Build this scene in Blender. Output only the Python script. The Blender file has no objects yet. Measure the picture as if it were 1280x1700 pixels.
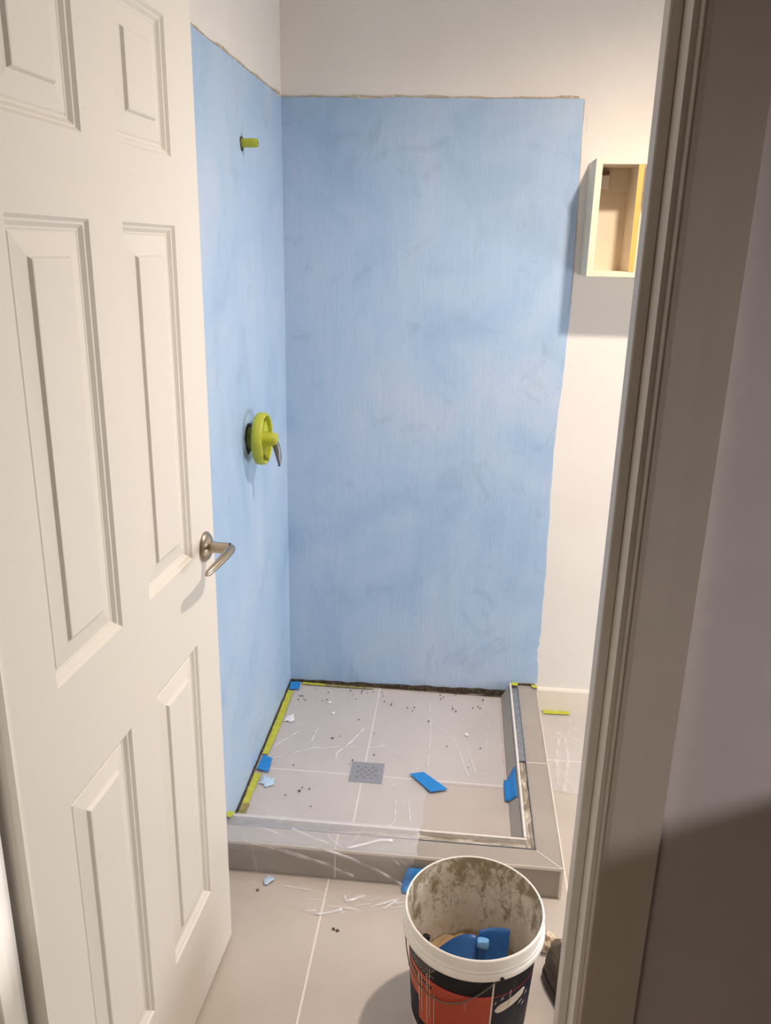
import bpy, bmesh, math, random
import numpy as np
from mathutils import Matrix, Vector, noise as mnoise

scene = bpy.context.scene
COL = scene.collection
PI = math.pi

# ------------------------------------------------------------------ camera
cam_data = bpy.data.cameras.new('camera')
cam = bpy.data.objects.new('camera', cam_data)
COL.objects.link(cam)
AX = ((0.995135, 0.049385, -0.085255), (0.09624, -0.301945, 0.948455), (0.021097, -0.952045, -0.305229))
m = Matrix.Identity(4)
for i in range(3):
    m[i][0] = AX[i][0]
    m[i][1] = -AX[i][1]
    m[i][2] = -AX[i][2]
m.translation = (0.55844, -2.56266, 1.52)
cam.matrix_world = m
cam_data.sensor_fit = 'HORIZONTAL'
cam_data.sensor_width = 36.0
cam_data.lens = 36.0 * 1360.0 / 1280.0
cam_data.clip_start = 0.02
scene.camera = cam

# ------------------------------------------------------------------ world, lights, exposure
world = bpy.data.worlds.new('world')
scene.world = world
world.use_nodes = True
world.node_tree.nodes['Background'].inputs[0].default_value = (0.6, 0.7, 0.85, 1)
world.node_tree.nodes['Background'].inputs[1].default_value = 0.02


def light(name, kind, loc, energy, color, size, rot=(0, 0, 0)):
    d = bpy.data.lights.new(name, kind)
    d.energy = energy
    d.color = color
    if kind == 'AREA':
        d.shape = 'DISK'
        d.size = size
    else:
        d.shadow_soft_size = size
    o = bpy.data.objects.new(name, d)
    COL.objects.link(o)
    o.location = loc
    o.rotation_euler = rot
    return o


key = light('bathroom_downlight', 'SPOT', (1.11, -0.85, 2.318), 80.0, (1.0, 0.84, 0.72), 0.042)
key.data.spot_size = math.radians(166)
key.data.spot_blend = 1.0
win = light('bathroom_window_daylight', 'AREA', (2.56, -0.85, 0.52), 20.0, (0.94, 1.0, 1.06), 1.0, (0, PI / 2, 0))
win.data.shape = 'RECTANGLE'
win.data.size = 1.0
win.data.size_y = 0.9
lamp = light('hallway_lamp', 'SPOT', (2.40, -2.17, 1.74), 175.0, (0.97, 0.95, 1.0), 0.06)
lamp.rotation_euler = (Vector((1.00, -1.89, 0.80)) - lamp.location).to_track_quat('-Z', 'Y').to_euler()
lamp.data.spot_size = math.radians(78)
lamp.data.spot_blend = 1.0
hall = light('hallway_fill_light', 'AREA', (0.2, -2.95, 2.32), 4.5, (1.0, 0.88, 0.74), 0.25)  # added warm fill that lifts the hallway ambient, no known fixture
hall.data.spread = math.radians(100)

vs = scene.view_settings
vs.view_transform = 'Standard'
vs.look = 'None'
vs.exposure = 0.72
vs.gamma = 1.0
vs.use_curve_mapping = False

# ------------------------------------------------------------------ materials


def lin(c):
    return tuple(((x / 255.0) / 12.92 if x / 255.0 <= 0.04045 else ((x / 255.0 + 0.055) / 1.055) ** 2.4) for x in c) + (1.0,)


class NT:
    def __init__(self, name):
        self.m = bpy.data.materials.new(name)
        self.m.use_nodes = True
        self.t = self.m.node_tree
        self.n = self.t.nodes
        self.b = self.n['Principled BSDF']
        self.out = self.n['Material Output']

    def add(self, typ, **kw):
        nd = self.n.new(typ)
        for k, v in kw.items():
            setattr(nd, k, v)
        return nd

    def link(self, a, b):
        self.t.links.new(a, b)

    def coords(self, scale=(1, 1, 1)):
        g = self.add('ShaderNodeNewGeometry')
        mp = self.add('ShaderNodeMapping')
        mp.inputs['Scale'].default_value = scale
        self.link(g.outputs['Position'], mp.inputs['Vector'])
        return mp.outputs[0]

    def noise(self, scale, detail=4, rough=0.55, stretch=(1, 1, 1), dist=0.0):
        nd = self.add('ShaderNodeTexNoise')
        nd.inputs['Scale'].default_value = scale
        nd.inputs['Detail'].default_value = detail
        nd.inputs['Roughness'].default_value = rough
        nd.inputs['Distortion'].default_value = dist
        self.link(self.coords(stretch), nd.inputs['Vector'])
        return nd.outputs[0]

    def ramp(self, fac, stops):
        r = self.add('ShaderNodeValToRGB')
        els = r.color_ramp.elements
        while len(els) < len(stops):
            els.new(0.5)
        for e, (p, c) in zip(els, stops):
            e.position = p
            e.color = c
        self.link(fac, r.inputs[0])
        return r.outputs[0]

    def mix(self, fac, a, b):
        x = self.add('ShaderNodeMixRGB')
        for sock, v in zip(x.inputs, (fac, a, b)):
            if hasattr(v, 'node'):
                self.link(v, sock)
            else:
                sock.default_value = v
        return x.outputs[0]

    def bump(self, h, strength=0.2, dist=0.002, prev=None):
        bp = self.add('ShaderNodeBump')
        bp.inputs['Strength'].default_value = strength
        bp.inputs['Distance'].default_value = dist
        self.link(h, bp.inputs['Height'])
        if prev is not None:
            self.link(prev, bp.inputs['Normal'])
        return bp.outputs[0]

    def done(self, color=None, rough=0.5, normal=None, metal=0.0, spec=0.5):
        if color is not None:
            if hasattr(color, 'node'):
                self.link(color, self.b.inputs['Base Color'])
            else:
                self.b.inputs['Base Color'].default_value = color
        if hasattr(rough, 'node'):
            self.link(rough, self.b.inputs['Roughness'])
        else:
            self.b.inputs['Roughness'].default_value = rough
        self.b.inputs['Metallic'].default_value = metal
        self.b.inputs['Specular IOR Level'].default_value = spec
        if normal is not None:
            self.link(normal, self.b.inputs['Normal'])
        return self.m


def simple(name, c, rough=0.5, var=0.06, scale=40.0, bump=0.0, metal=0.0, spec=0.5, stretch=(1, 1, 1)):
    t = NT(name)
    n = t.noise(scale, 4, 0.6, stretch)
    base = lin(c)
    lo = tuple(x * (1 - var) for x in base[:3]) + (1,)
    hi = tuple(min(1, x * (1 + var)) for x in base[:3]) + (1,)
    colr = t.ramp(n, [(0.3, lo), (0.7, hi)])
    nm = t.bump(n, bump, 0.001) if bump else None
    return t.done(colr, rough, nm, metal, spec)


def mat_wall():
    t = NT('white_wall_paint')
    n = t.noise(3.0, 4, 0.6)
    c = t.ramp(n, [(0.3, lin((226, 221, 214))), (0.7, lin((232, 228, 222)))])
    # faint scuffs
    s = t.noise(14.0, 5, 0.7, (1, 1, 0.25))
    c = t.mix(t.ramp(s, [(0.66, (0, 0, 0, 1)), (0.78, (0.25, 0.25, 0.25, 1))]), c, lin((200, 188, 172)))
    f = t.noise(420.0, 2, 0.5)
    return t.done(c, 0.6, t.bump(f, 0.12, 0.0006), spec=0.3)


def mat_membrane():
    t = NT('blue_membrane_paint')
    big = t.noise(3.2, 5, 0.6, (1, 1, 0.8), 0.6)
    streak = t.noise(22.0, 4, 0.6, (1, 1, 0.10))
    c = t.ramp(big, [(0.28, lin((150, 181, 214))), (0.5, lin((172, 197, 224))), (0.72, lin((188, 203, 224)))])
    c = t.mix(t.ramp(streak, [(0.42, (0, 0, 0, 1)), (0.75, (0.4, 0.4, 0.4, 1))]), c, lin((162, 190, 220)))
    sp = t.noise(7.0, 6, 0.7, (1, 1, 1), 1.0)
    c = t.mix(t.ramp(sp, [(0.56, (0, 0, 0, 1)), (0.74, (0.55, 0.55, 0.55, 1))]), c, lin((144, 166, 188)))
    b1 = t.bump(t.noise(260.0, 3, 0.6, (1, 1, 0.35)), 0.5, 0.0014)
    b2 = t.bump(t.noise(45.0, 4, 0.6, (1, 1, 0.12)), 0.42, 0.003, b1)
    b3 = t.bump(t.ramp(t.noise(38.0, 2, 0.5, (1, 1, 1.6)), [(0.68, (0, 0, 0, 1)), (0.80, (1, 1, 1, 1))]), 0.15, 0.002, b2)
    return t.done(c, 0.42, b3, spec=0.4)


def mat_door():
    t = NT('cream_door_paint')
    g = t.noise(60.0, 5, 0.65, (1, 1, 0.035), 0.4)
    return t.done(lin((226, 221, 211)), 0.38, t.bump(g, 0.16, 0.0010), spec=0.4)


def mat_tile(name, a, b):
    t = NT(name)
    n = t.noise(5.0, 5, 0.6)
    f = t.noise(350.0, 2, 0.5)
    c = t.ramp(n, [(0.3, lin(a)), (0.7, lin(b))])
    return t.done(c, 0.42, t.bump(f, 0.06, 0.0004), spec=0.45)


def mat_film():
    t = NT('clear_plastic_film')
    at = t.add('ShaderNodeAttribute')
    at.attribute_name = 'crease'
    t.b.inputs['Base Color'].default_value = lin((244, 244, 250))
    t.b.inputs['Roughness'].default_value = 0.22
    t.b.inputs['Specular IOR Level'].default_value = 0.6
    tr = t.add('ShaderNodeBsdfTransparent')
    mx = t.add('ShaderNodeMixShader')
    ma = t.add('ShaderNodeMath', operation='MULTIPLY_ADD')
    ma.inputs[1].default_value = 0.55
    ma.inputs[2].default_value = 0.0
    t.link(at.outputs['Fac'], ma.inputs[0])
    hz_ = t.add('ShaderNodeAttribute')
    hz_.attribute_name = 'haze'
    t.link(hz_.outputs['Fac'], ma.inputs[2])
    cl = t.add('ShaderNodeMath', operation='MINIMUM')
    cl.inputs[1].default_value = 0.85
    t.link(ma.outputs[0], cl.inputs[0])
    t.link(cl.outputs[0], mx.inputs[0])
    t.link(tr.outputs[0], mx.inputs[1])
    t.link(t.b.outputs[0], mx.inputs[2])
    t.link(mx.outputs[0], t.out.inputs[0])
    return t.m


def mat_bucket_inside():
    t = NT('stained_bucket_plastic')
    n1 = t.noise(40.0, 8, 0.78, (1, 1, 0.6), 0.5)
    n2 = t.noise(9.0, 4, 0.6)
    z = t.add('ShaderNodeSeparateXYZ')
    t.link(t.coords(), z.inputs[0])
    zr = t.add('ShaderNodeMapRange')
    zr.inputs['From Min'].default_value = 0.15
    zr.inputs['From Max'].default_value = 0.275
    zr.inputs['To Min'].default_value = -0.07
    zr.inputs['To Max'].default_value = 0.10
    t.link(z.outputs['Z'], zr.inputs['Value'])
    ad = t.add('ShaderNodeMath', operation='ADD')
    t.link(n1, ad.inputs[0])
    t.link(zr.outputs[0], ad.inputs[1])
    f = t.ramp(ad.outputs[0], [(0.50, (0, 0, 0, 1)), (0.60, (0.9, 0.9, 0.9, 1))])
    base = t.ramp(n2, [(0.35, lin((232, 226, 214))), (0.7, lin((216, 208, 194)))])
    dirt = t.ramp(n2, [(0.3, lin((128, 114, 84))), (0.7, lin((160, 146, 116)))])
    c = t.mix(f, base, dirt)
    g2 = t.noise(75.0, 6, 0.8, (1, 1, 0.7), 0.3)
    c = t.mix(t.ramp(g2, [(0.52, (0, 0, 0, 1)), (0.64, (0.55, 0.55, 0.55, 1))]), c, lin((150, 140, 116)))
    w = t.noise(70.0, 3, 0.7, (1, 1, 0.4), 2.0)
    c = t.mix(t.ramp(w, [(0.62, (0, 0, 0, 1)), (0.70, (0.6, 0.6, 0.6, 1))]), c, lin((228, 222, 212)))
    return t.done(c, 0.6, t.bump(n1, 0.3, 0.002))


def mat_label(name, c, rough=0.4):
    t = NT(name)
    n = t.noise(55.0, 5, 0.75, (1, 1, 0.5), 0.6)
    col = t.mix(t.ramp(n, [(0.64, (0, 0, 0, 1)), (0.72, (0.35, 0.35, 0.35, 1))]), lin(c), lin((170, 160, 150)))
    return t.done(col, rough, spec=0.22)


def mat_channel():
    t = NT('galvanised_metal')
    n = t.noise(60.0, 5, 0.7, (1, 1, 1), 0.6)
    c = t.ramp(n, [(0.3, lin((120, 125, 130))), (0.7, lin((160, 164, 168)))])
    return t.done(c, 0.42, t.bump(n, 0.15, 0.001), metal=0.45)


def mat_residue(name, a, b, c, scale=70, stretch=(1, 1, 1)):
    t = NT(name)
    n = t.noise(scale, 5, 0.68, stretch, 0.8)
    col = t.ramp(n, [(0.32, lin(a)), (0.5, lin(b)), (0.66, lin(c))])
    return t.done(col, 0.8, t.bump(n, 0.6, 0.003))


M = {}
M['wall'] = mat_wall()
M['ceiling'] = simple('ceiling_paint', (244, 242, 238), 0.8, 0.02)
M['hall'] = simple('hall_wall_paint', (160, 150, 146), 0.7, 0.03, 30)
M['membrane'] = mat_membrane()
M['door'] = mat_door()
M['trim'] = simple('trim_paint', (212, 206, 196), 0.4, 0.03, 20, 0.05)
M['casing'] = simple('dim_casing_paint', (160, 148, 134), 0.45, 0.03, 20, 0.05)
M['baseboard'] = simple('baseboard_paint', (230, 222, 208), 0.4, 0.02, 20)
M['tile'] = mat_tile('taupe_curb_tile', (158, 149, 139), (170, 161, 151))
M['floortile'] = mat_tile('taupe_large_floor_tile', (186, 176, 166), (196, 186, 176))
M['pantile'] = mat_tile('grey_pan_tile', (186, 175, 166), (196, 186, 176))
M['grout'] = simple('pale_grout', (226, 218, 208), 0.8, 0.05, 120)
M['mortar'] = simple('grey_mortar', (140, 130, 116), 0.9, 0.2, 60, 0.4)
M['gap'] = mat_residue('dark_mortar_residue', (38, 32, 26), (70, 60, 46), (120, 106, 84), 90)
M['glue'] = mat_residue('tan_adhesive_residue', (150, 136, 116), (190, 176, 154), (216, 206, 190), 80)
M['chanres'] = mat_residue('dried_thinset_in_channel', (70, 60, 48), (132, 120, 104), (214, 206, 196), 60)
M['chanres_side'] = mat_residue('dried_thinset_streaks', (92, 80, 68), (150, 140, 126), (214, 206, 196), 60, (1, 0.25, 1))
M['chanres_front'] = mat_residue('dried_thinset_smears', (96, 84, 70), (176, 166, 152), (218, 210, 200), 60, (0.22, 1, 1))
M['channel'] = mat_channel()
M['whitechannel'] = simple('white_smeared_metal', (222, 216, 208), 0.6, 0.12, 60, 0.2)
M['edge'] = simple('bright_edge_trim', (226, 220, 210), 0.3, 0.03, 40, metal=0.3)
M['film'] = mat_film()
M['blue_tape'] = simple('blue_painters_tape', (34, 132, 208), 0.55, 0.10, 90, 0.15)
M['yellow_tape'] = simple('yellow_green_tape', (192, 196, 62), 0.6, 0.16, 60, 0.15)
M['dirty_tape'] = simple('dirty_yellow_tape', (150, 140, 84), 0.8, 0.35, 60, 0.3)
M['paint_blob'] = simple('pale_blue_paint', (190, 214, 236), 0.35, 0.05, 60)
M['white_blob'] = simple('white_paint', (236, 236, 238), 0.4, 0.04, 60)
M['dark_speck'] = simple('dark_specks', (84, 74, 66), 0.9, 0.2, 60)
M['drain'] = simple('stainless_drain', (116, 120, 125), 0.4, 0.14, 80, metal=0.5)
M['black'] = simple('black_void', (18, 18, 20), 0.8, 0.2, 50)
M['nickel'] = simple('satin_nickel', (176, 164, 148), 0.28, 0.04, 60, metal=1.0)
M['chrome'] = simple('brushed_chrome', (120, 120, 124), 0.42, 0.05, 60, metal=0.7)
M['lime'] = simple('lime_tape', (180, 186, 58), 0.5, 0.10, 50, 0.15)
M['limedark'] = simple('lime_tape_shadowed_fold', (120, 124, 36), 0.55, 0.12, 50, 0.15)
M['cabinet'] = simple('white_cabinet_paint', (226, 212, 188), 0.45, 0.02, 20)
M['plywood'] = simple('raw_yellow_wood', (224, 172, 92), 0.6, 0.08, 30, stretch=(1, 1, 0.1))
M['brown'] = simple('brown_hinge', (116, 92, 68), 0.6, 0.1)
M['pail'] = simple('white_pail_plastic', (246, 243, 236), 0.42, 0.05, 25, 0.05)
M['pail_in'] = mat_bucket_inside()
M['lab_black'] = mat_label('black_label', (15, 15, 19), 0.55)
M['lab_navy'] = mat_label('navy_label', (24, 24, 40), 0.5)
M['lab_orange'] = mat_label('orange_label', (190, 84, 50))
M['lab_dorange'] = mat_label('dark_orange_label', (172, 70, 44))
M['lab_red'] = mat_label('red_label_line', (196, 60, 62))
M['lab_white'] = simple('pale_label', (206, 196, 180), 0.5, 0.10, 60)
M['lab_grey'] = simple('grey_print', (140, 136, 132), 0.5, 0.1, 60)
M['drip'] = simple('dried_drips', (196, 176, 156), 0.6, 0.1, 60)
M['wire'] = simple('steel_wire', (120, 114, 106), 0.4, 0.1, 60, metal=0.8)
M['bluetool'] = simple('blue_plastic', (24, 84, 150), 0.4, 0.14, 24, 0.1)
M['bluelight'] = simple('light_blue_glob', (112, 170, 224), 0.4, 0.06, 30)
M['crumbs'] = simple('tan_crumbs', (164, 136, 104), 0.9, 0.25, 60, 0.4)
M['shoe'] = simple('black_shoe_fabric', (88, 78, 66), 0.8, 0.25, 120, 0.4)
M['sole'] = simple('dark_rubber', (62, 56, 48), 0.7, 0.15, 80)
M['rag'] = simple('cream_paper', (216, 198, 172), 0.7, 0.12, 40, 0.2)

# ------------------------------------------------------------------ mesh helpers


def bm_box(bm, x0, x1, y0, y1, z0, z1, bev=0.0, seg=1):
    b2 = bmesh.new()
    bmesh.ops.create_cube(b2, size=1.0)
    for v in b2.verts:
        v.co = ((x0 + x1) / 2 + v.co.x * (x1 - x0), (y0 + y1) / 2 + v.co.y * (y1 - y0), (z0 + z1) / 2 + v.co.z * (z1 - z0))
    if bev:
        bmesh.ops.bevel(b2, geom=b2.edges[:], offset=bev, segments=seg, affect='EDGES', profile=0.7)
    merge(bm, b2)


def merge(bm, b2):
    me = bpy.data.meshes.new('tmp')
    b2.to_mesh(me)
    b2.free()
    bm.from_mesh(me)
    bpy.data.meshes.remove(me)


def bm_prism(bm, pts, z0, z1, axis='Z', bev=0.0):
    """extrude a polygon: pts are the two other coordinates in order"""
    b2 = bmesh.new()

    def mk(p, h):
        return {'Z': (p[0], p[1], h), 'Y': (p[0], h, p[1]), 'X': (h, p[0], p[1])}[axis]
    lo = [b2.verts.new(mk(p, z0)) for p in pts]
    hi = [b2.verts.new(mk(p, z1)) for p in pts]
    b2.faces.new(lo)
    b2.faces.new(hi)
    n = len(pts)
    for i in range(n):
        j = (i + 1) % n
        b2.faces.new((lo[i], lo[j], hi[j], hi[i]))
    bmesh.ops.recalc_face_normals(b2, faces=b2.faces[:])
    if bev:
        bmesh.ops.bevel(b2, geom=b2.edges[:], offset=bev, segments=1, affect='EDGES')
    merge(bm, b2)


def bm_lathe(bm, prof, seg=48, mat=None, cap=(False, False)):
    """prof: list of (r, h) turned round local Z, then transformed by mat"""
    b2 = bmesh.new()
    rings = []
    for r, h in prof:
        rings.append([b2.verts.new((r * math.cos(2 * PI * k / seg), r * math.sin(2 * PI * k / seg), h)) for k in range(seg)])
    for a, b in zip(rings, rings[1:]):
        for k in range(seg):
            b2.faces.new((a[k], a[(k + 1) % seg], b[(k + 1) % seg], b[k]))
    if cap[0]:
        b2.faces.new(rings[0])
    if cap[1]:
        b2.faces.new(rings[-1])
    bmesh.ops.recalc_face_normals(b2, faces=b2.faces[:])
    if mat is not None:
        b2.transform(mat)
    merge(bm, b2)


def bm_tube(bm, pts, radii, seg=12, flat=1.0):
    """tube along a polyline with a radius per point and rounded ends"""
    b2 = bmesh.new()
    pts = [Vector(p) for p in pts]
    if not hasattr(radii, '__len__'):
        radii = [radii] * len(pts)
    rings = []
    up = Vector((0, 0, 1))
    for i, p in enumerate(pts):
        d = (pts[min(i + 1, len(pts) - 1)] - pts[max(i - 1, 0)]).normalized()
        a = d.cross(up)
        if a.length < 1e-3:
            a = d.cross(Vector((1, 0, 0)))
        a.normalize()
        b = d.cross(a).normalized()
        rings.append([b2.verts.new(p + (a * math.cos(2 * PI * k / seg) + b * flat * math.sin(2 * PI * k / seg)) * radii[i]) for k in range(seg)])
    for a, b in zip(rings, rings[1:]):
        for k in range(seg):
            b2.faces.new((a[k], a[(k + 1) % seg], b[(k + 1) % seg], b[k]))
    b2.faces.new(rings[0])
    b2.faces.new(rings[-1])
    bmesh.ops.recalc_face_normals(b2, faces=b2.faces[:])
    merge(bm, b2)


def smooth_obj(o, angle=40):
    for p in o.data.polygons:
        p.use_smooth = True
    try:
        o.data.set_sharp_from_angle(angle=math.radians(angle))
    except Exception:
        pass


def obj(name, bm, mat, parent=None, smooth=False, angle=40):
    me = bpy.data.meshes.new(name)
    bm.to_mesh(me)
    bm.free()
    me.materials.append(mat)
    o = bpy.data.objects.new(name, me)
    COL.objects.link(o)
    if parent is not None:
        o.parent = parent
    if smooth:
        smooth_obj(o, angle)
    return o


def grid_obj(name, verts, faces, mat, parent=None, smooth=True, attr=None):
    me = bpy.data.meshes.new(name)
    me.from_pydata([tuple(v) for v in verts], [], faces)
    if attr is not None:
        a = me.attributes.new('crease', 'FLOAT', 'POINT')
        a.data.foreach_set('value', attr)
    me.materials.append(mat)
    o = bpy.data.objects.new(name, me)
    COL.objects.link(o)
    if parent is not None:
        o.parent = parent
    if smooth:
        for p in me.polygons:
            p.use_smooth = True
    return o


def empty(name, loc=(0, 0, 0), rot=(0, 0, 0)):
    o = bpy.data.objects.new(name, None)
    o.empty_display_size = 0.05
    o.location = loc
    o.rotation_euler = rot
    COL.objects.link(o)
    return o


def tag(o, label=None, cat=None, group=None, kind=None):
    if label:
        o['label'] = label
    if cat:
        o['category'] = cat
    if group:
        o['group'] = group
    if kind:
        o['kind'] = kind
    return o


def struct(name, bm, mat, label=None):
    o = obj(name, bm, mat)
    return tag(o, label, None, None, 'structure')


def box(name, dims, mat, parent=None, bev=0.0):
    bm = bmesh.new()
    bm_box(bm, *dims, bev=bev)
    return obj(name, bm, mat, parent)


rnd = random.Random(7)

# ------------------------------------------------------------------ the setting
YW = -1.80          # bathroom face of the door wall
YH = -1.89          # hallway face of the door wall
CEIL = 2.33


def sbox(name, dims, mat, label=None):
    bm = bmesh.new()
    bm_box(bm, *dims)
    return struct(name, bm, mat, label)


floor = sbox('floor', (-0.1, 2.55, YW, 0.1, -0.10, -0.0007), M['grout'], 'bathroom floor of large taupe tiles with pale grout lines')
tx = [0.0, 0.285, 0.885, 1.485, 2.085, 2.50]
ty = [YW, -1.50, -0.30, 0.0]
for i in range(len(tx) - 1):
    for j in range(len(ty) - 1):
        g = 0.0022
        box('tile', (tx[i] + (g if i else 0), tx[i + 1] - g, ty[j] + (g if j else 0), ty[j + 1] - g, -0.009, 0.0), M['floortile'], floor, 0.0008)
sbox('floor_hallway', (-0.8, 3.05, -3.45, YW, -0.10, 0.0), M['tile'], 'hallway floor outside the bathroom door')
sbox('ceiling', (-0.8, 3.05, -3.45, 0.1, CEIL, CEIL + 0.08), M['ceiling'], 'flat white ceiling')
wall_back = sbox('wall_back', (-0.1, 2.55, 0.0, 0.1, 0.0, CEIL), M['wall'], 'white back wall with the blue membrane panel on it')
wall_left = sbox('wall_left', (-0.1, 0.0, YW, 0.0, 0.0, CEIL), M['wall'], 'white left shower wall with blue membrane')
bm = bmesh.new()
bm_box(bm, 2.50, 2.58, YW, -1.15, 0.0, CEIL)
bm_box(bm, 2.50, 2.58, -0.25, 0.0, 0.0, CEIL)
bm_box(bm, 2.50, 2.58, -1.15, -0.25, 0.0, 0.16)
bm_box(bm, 2.50, 2.58, -1.15, -0.25, 1.12, CEIL)
struct('wall_right', bm, M['wall'], 'white right wall of the bathroom with its window opening')
bm = bmesh.new()
bm_box(bm, 2.495, 2.535, -1.15, -1.11, 0.16, 1.12)
bm_box(bm, 2.495, 2.535, -0.29, -0.25, 0.16, 1.12)
bm_box(bm, 2.495, 2.535, -1.11, -0.29, 0.16, 0.20)
bm_box(bm, 2.495, 2.535, -1.11, -0.29, 1.08, 1.12)
struct('window_1', bm, M['trim'], 'white window frame in the right bathroom wall')

bm = bmesh.new()
bm_box(bm, -0.8, 0.022, YH, YW, 0.0, CEIL)
bm_box(bm, 0.725, 3.05, YH, YW, 0.0, CEIL)
bm_box(bm, 0.022, 0.725, YH, YW, 2.02, CEIL)
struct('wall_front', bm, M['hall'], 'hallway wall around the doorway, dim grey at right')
sbox('wall_hall_left', (-0.88, -0.8, -3.45, YH, 0.0, CEIL), M['hall'])
sbox('wall_hall_right', (3.05, 3.13, -3.45, YH, 0.0, CEIL), M['hall'])
sbox('wall_hall_back', (-0.8, 3.05, -3.53, -3.45, 0.0, CEIL), M['hall'])
sbox('hall_shade_block', (1.15, 1.28, -3.45, YH, 0.0, 1.175), M['hall'], 'unseen low block added to shade the lower hallway wall')  # added out of view, its top edge cuts the hallway lamp's light

# door frame: right side (seen), left side (a sliver), head
bm = bmesh.new()
bm_box(bm, 0.707, 0.725, YH, YW, 0.0, 2.02)
tr1 = struct('trim_1', bm, M['trim'], 'right door jamb with stop moulding and hallway casing')
bm = bmesh.new()
bm_box(bm, 0.697, 0.707, -1.860, -1.836, 0.0, 2.01, bev=0.0012)
obj('door_stop', bm, M['trim'], tr1)
bm = bmesh.new()
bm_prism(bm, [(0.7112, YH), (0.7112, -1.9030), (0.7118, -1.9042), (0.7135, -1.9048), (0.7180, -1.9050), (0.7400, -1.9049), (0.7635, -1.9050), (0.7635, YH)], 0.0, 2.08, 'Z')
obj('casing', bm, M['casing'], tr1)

bm = bmesh.new()
bm_box(bm, 0.022, 0.040, YH, YW - 0.001, 0.0, 2.02)
tr2 = struct('trim_2', bm, M['trim'], 'left door jamb with stop and casing, a sliver at the frame edge')
bm = bmesh.new()
bm_box(bm, 0.040, 0.050, -1.860, -1.836, 0.0, 2.01, bev=0.0012)
obj('door_stop', bm, M['trim'], tr2)
bm = bmesh.new()
bm_box(bm, -0.020, 0.036, YH - 0.015, YH, 0.0, 2.08, bev=0.003)
obj('casing', bm, M['trim'], tr2)
bm = bmesh.new()
bm_box(bm, 0.040, 0.707, YH, YW, 2.002, 2.02)
struct('trim_3', bm, M['trim'], 'head jamb across the top of the doorway')

bm = bmesh.new()
bm_prism(bm, [(0.0, 0.0), (-0.013, 0.0), (-0.013, 0.080), (-0.010, 0.086), (-0.004, 0.088), (0.0, 0.088)], 0.869, 2.50, 'X')
struct('baseboard_back', bm, M['baseboard'], 'cream baseboard on the back wall right of the shower curb')


def wavy(p0, p1, n, amp, seed, freq=9.0):
    """points between p0 and p1 displaced sideways by noise"""
    out = []
    p0 = Vector(p0)
    p1 = Vector(p1)
    d = p1 - p0
    nrm = Vector((-d.y, d.x)).normalized()
    L = d.length
    for i in range(n):
        t = i / n
        a = amp * (mnoise.noise(Vector((t * L * freq, seed, 0))) + 0.5 * mnoise.noise(Vector((t * L * freq * 3.7, seed + 5, 0))))
        q = p0 + d * t + nrm * a
        out.append((q.x, q.y))
    return out


# blue waterproof membrane: a raised skin with a hand painted edge, on each wall
out = []
out += wavy((-0.0005, 0.052), (0.790, 0.062), 40, 0.003, 1.0, 14)
out += [(0.790, 0.092)]
out += wavy((0.800, 0.100), (0.868, 0.100), 6, 0.002, 1.7, 14)
out += wavy((0.869, 0.104), (0.860, 0.30), 16, 0.010, 2.0, 14)
out += wavy((0.866, 0.30), (0.858, 0.95), 28, 0.005, 3.0, 7)
out += wavy((0.858, 0.95), (0.871, 1.35), 20, 0.004, 4.0, 7)
out += wavy((0.871, 1.35), (0.858, 1.930), 24, 0.003, 5.0, 7)
out += wavy((0.858, 1.930), (-0.0005, 1.930), 60, 0.005, 6.0, 9) + [(0.0002, 1.931)]
out = [(max(x, 0.0002), z) for x, z in out]
bm = bmesh.new()
bm_prism(bm, out, -0.0016, 0.0005, 'Y')
obj('waterproof_membrane', bm, M['membrane'], wall_back)['label'] = 'light blue painted membrane with brushed edge'
out = []
out += wavy((-0.97, 0.045), (-0.002, 0.050), 40, 0.003, 11.0, 14)
out += [(-0.0002, 0.050)]
out += wavy((-0.0002, 1.930), (-0.97, 1.925), 60, 0.005, 12.0, 9)
out = [(min(y, -0.0002), z) for y, z in out]
bm = bmesh.new()
bm_prism(bm, out, -0.0005, 0.0016, 'X')
obj('waterproof_membrane', bm, M['membrane'], wall_left)['label'] = 'light blue painted membrane with brushed edge'

# torn adhesive line along the upper edge of the membrane, and the pencil mark beside it


def strip(name, p0, p1, w0, w1, seed, mat, parent, axis, h0, h1, n=60, amp=0.004, freq=16):
    a = wavy(p0, p1, n, amp * 0.5, seed, freq)
    b = []
    d = (Vector(p1) - Vector(p0)).normalized()
    nr = Vector((-d.y, d.x))
    for i, q in enumerate(a):
        t = i / max(1, n - 1)
        ww = (w0 + (w1 - w0) * t) * max(0.08, 0.55 + 1.3 * mnoise.noise(Vector((t * freq * 0.55, seed + 20, 3))))
        b.append((q[0] + nr.x * ww, q[1] + nr.y * ww))
    bmx = bmesh.new()
    bm_prism(bmx, a + b[::-1], h0, h1, axis)
    return obj(name, bmx, mat, parent)


strip('adhesive_residue', (0.001, 1.931), (0.858, 1.931), 0.007, 0.007, 31, M['glue'], wall_back, 'Y', -0.0022, 0.0005)
strip('adhesive_residue', (-0.97, 1.926), (-0.002, 1.931), 0.006, 0.009, 32, M['glue'], wall_left, 'X', -0.0005, 0.0022)
strip('adhesive_residue', (0.858, 1.930), (0.871, 1.36), 0.002, 0.002, 33, M['glue'], wall_back, 'Y', -0.0020, 0.0005, 40, 0.002)
strip('pencil_mark', (0.868, 1.890), (0.874, 1.838), 0.0016, 0.0016, 34, M['glue'], wall_back, 'Y', -0.0004, 0.0005, 8, 0.001)

# ------------------------------------------------------------------ the open door
DS = Vector((0.04686, 0.99890, 0))
FREE = Vector((0.0930, -1.100, 0.012))
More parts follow.
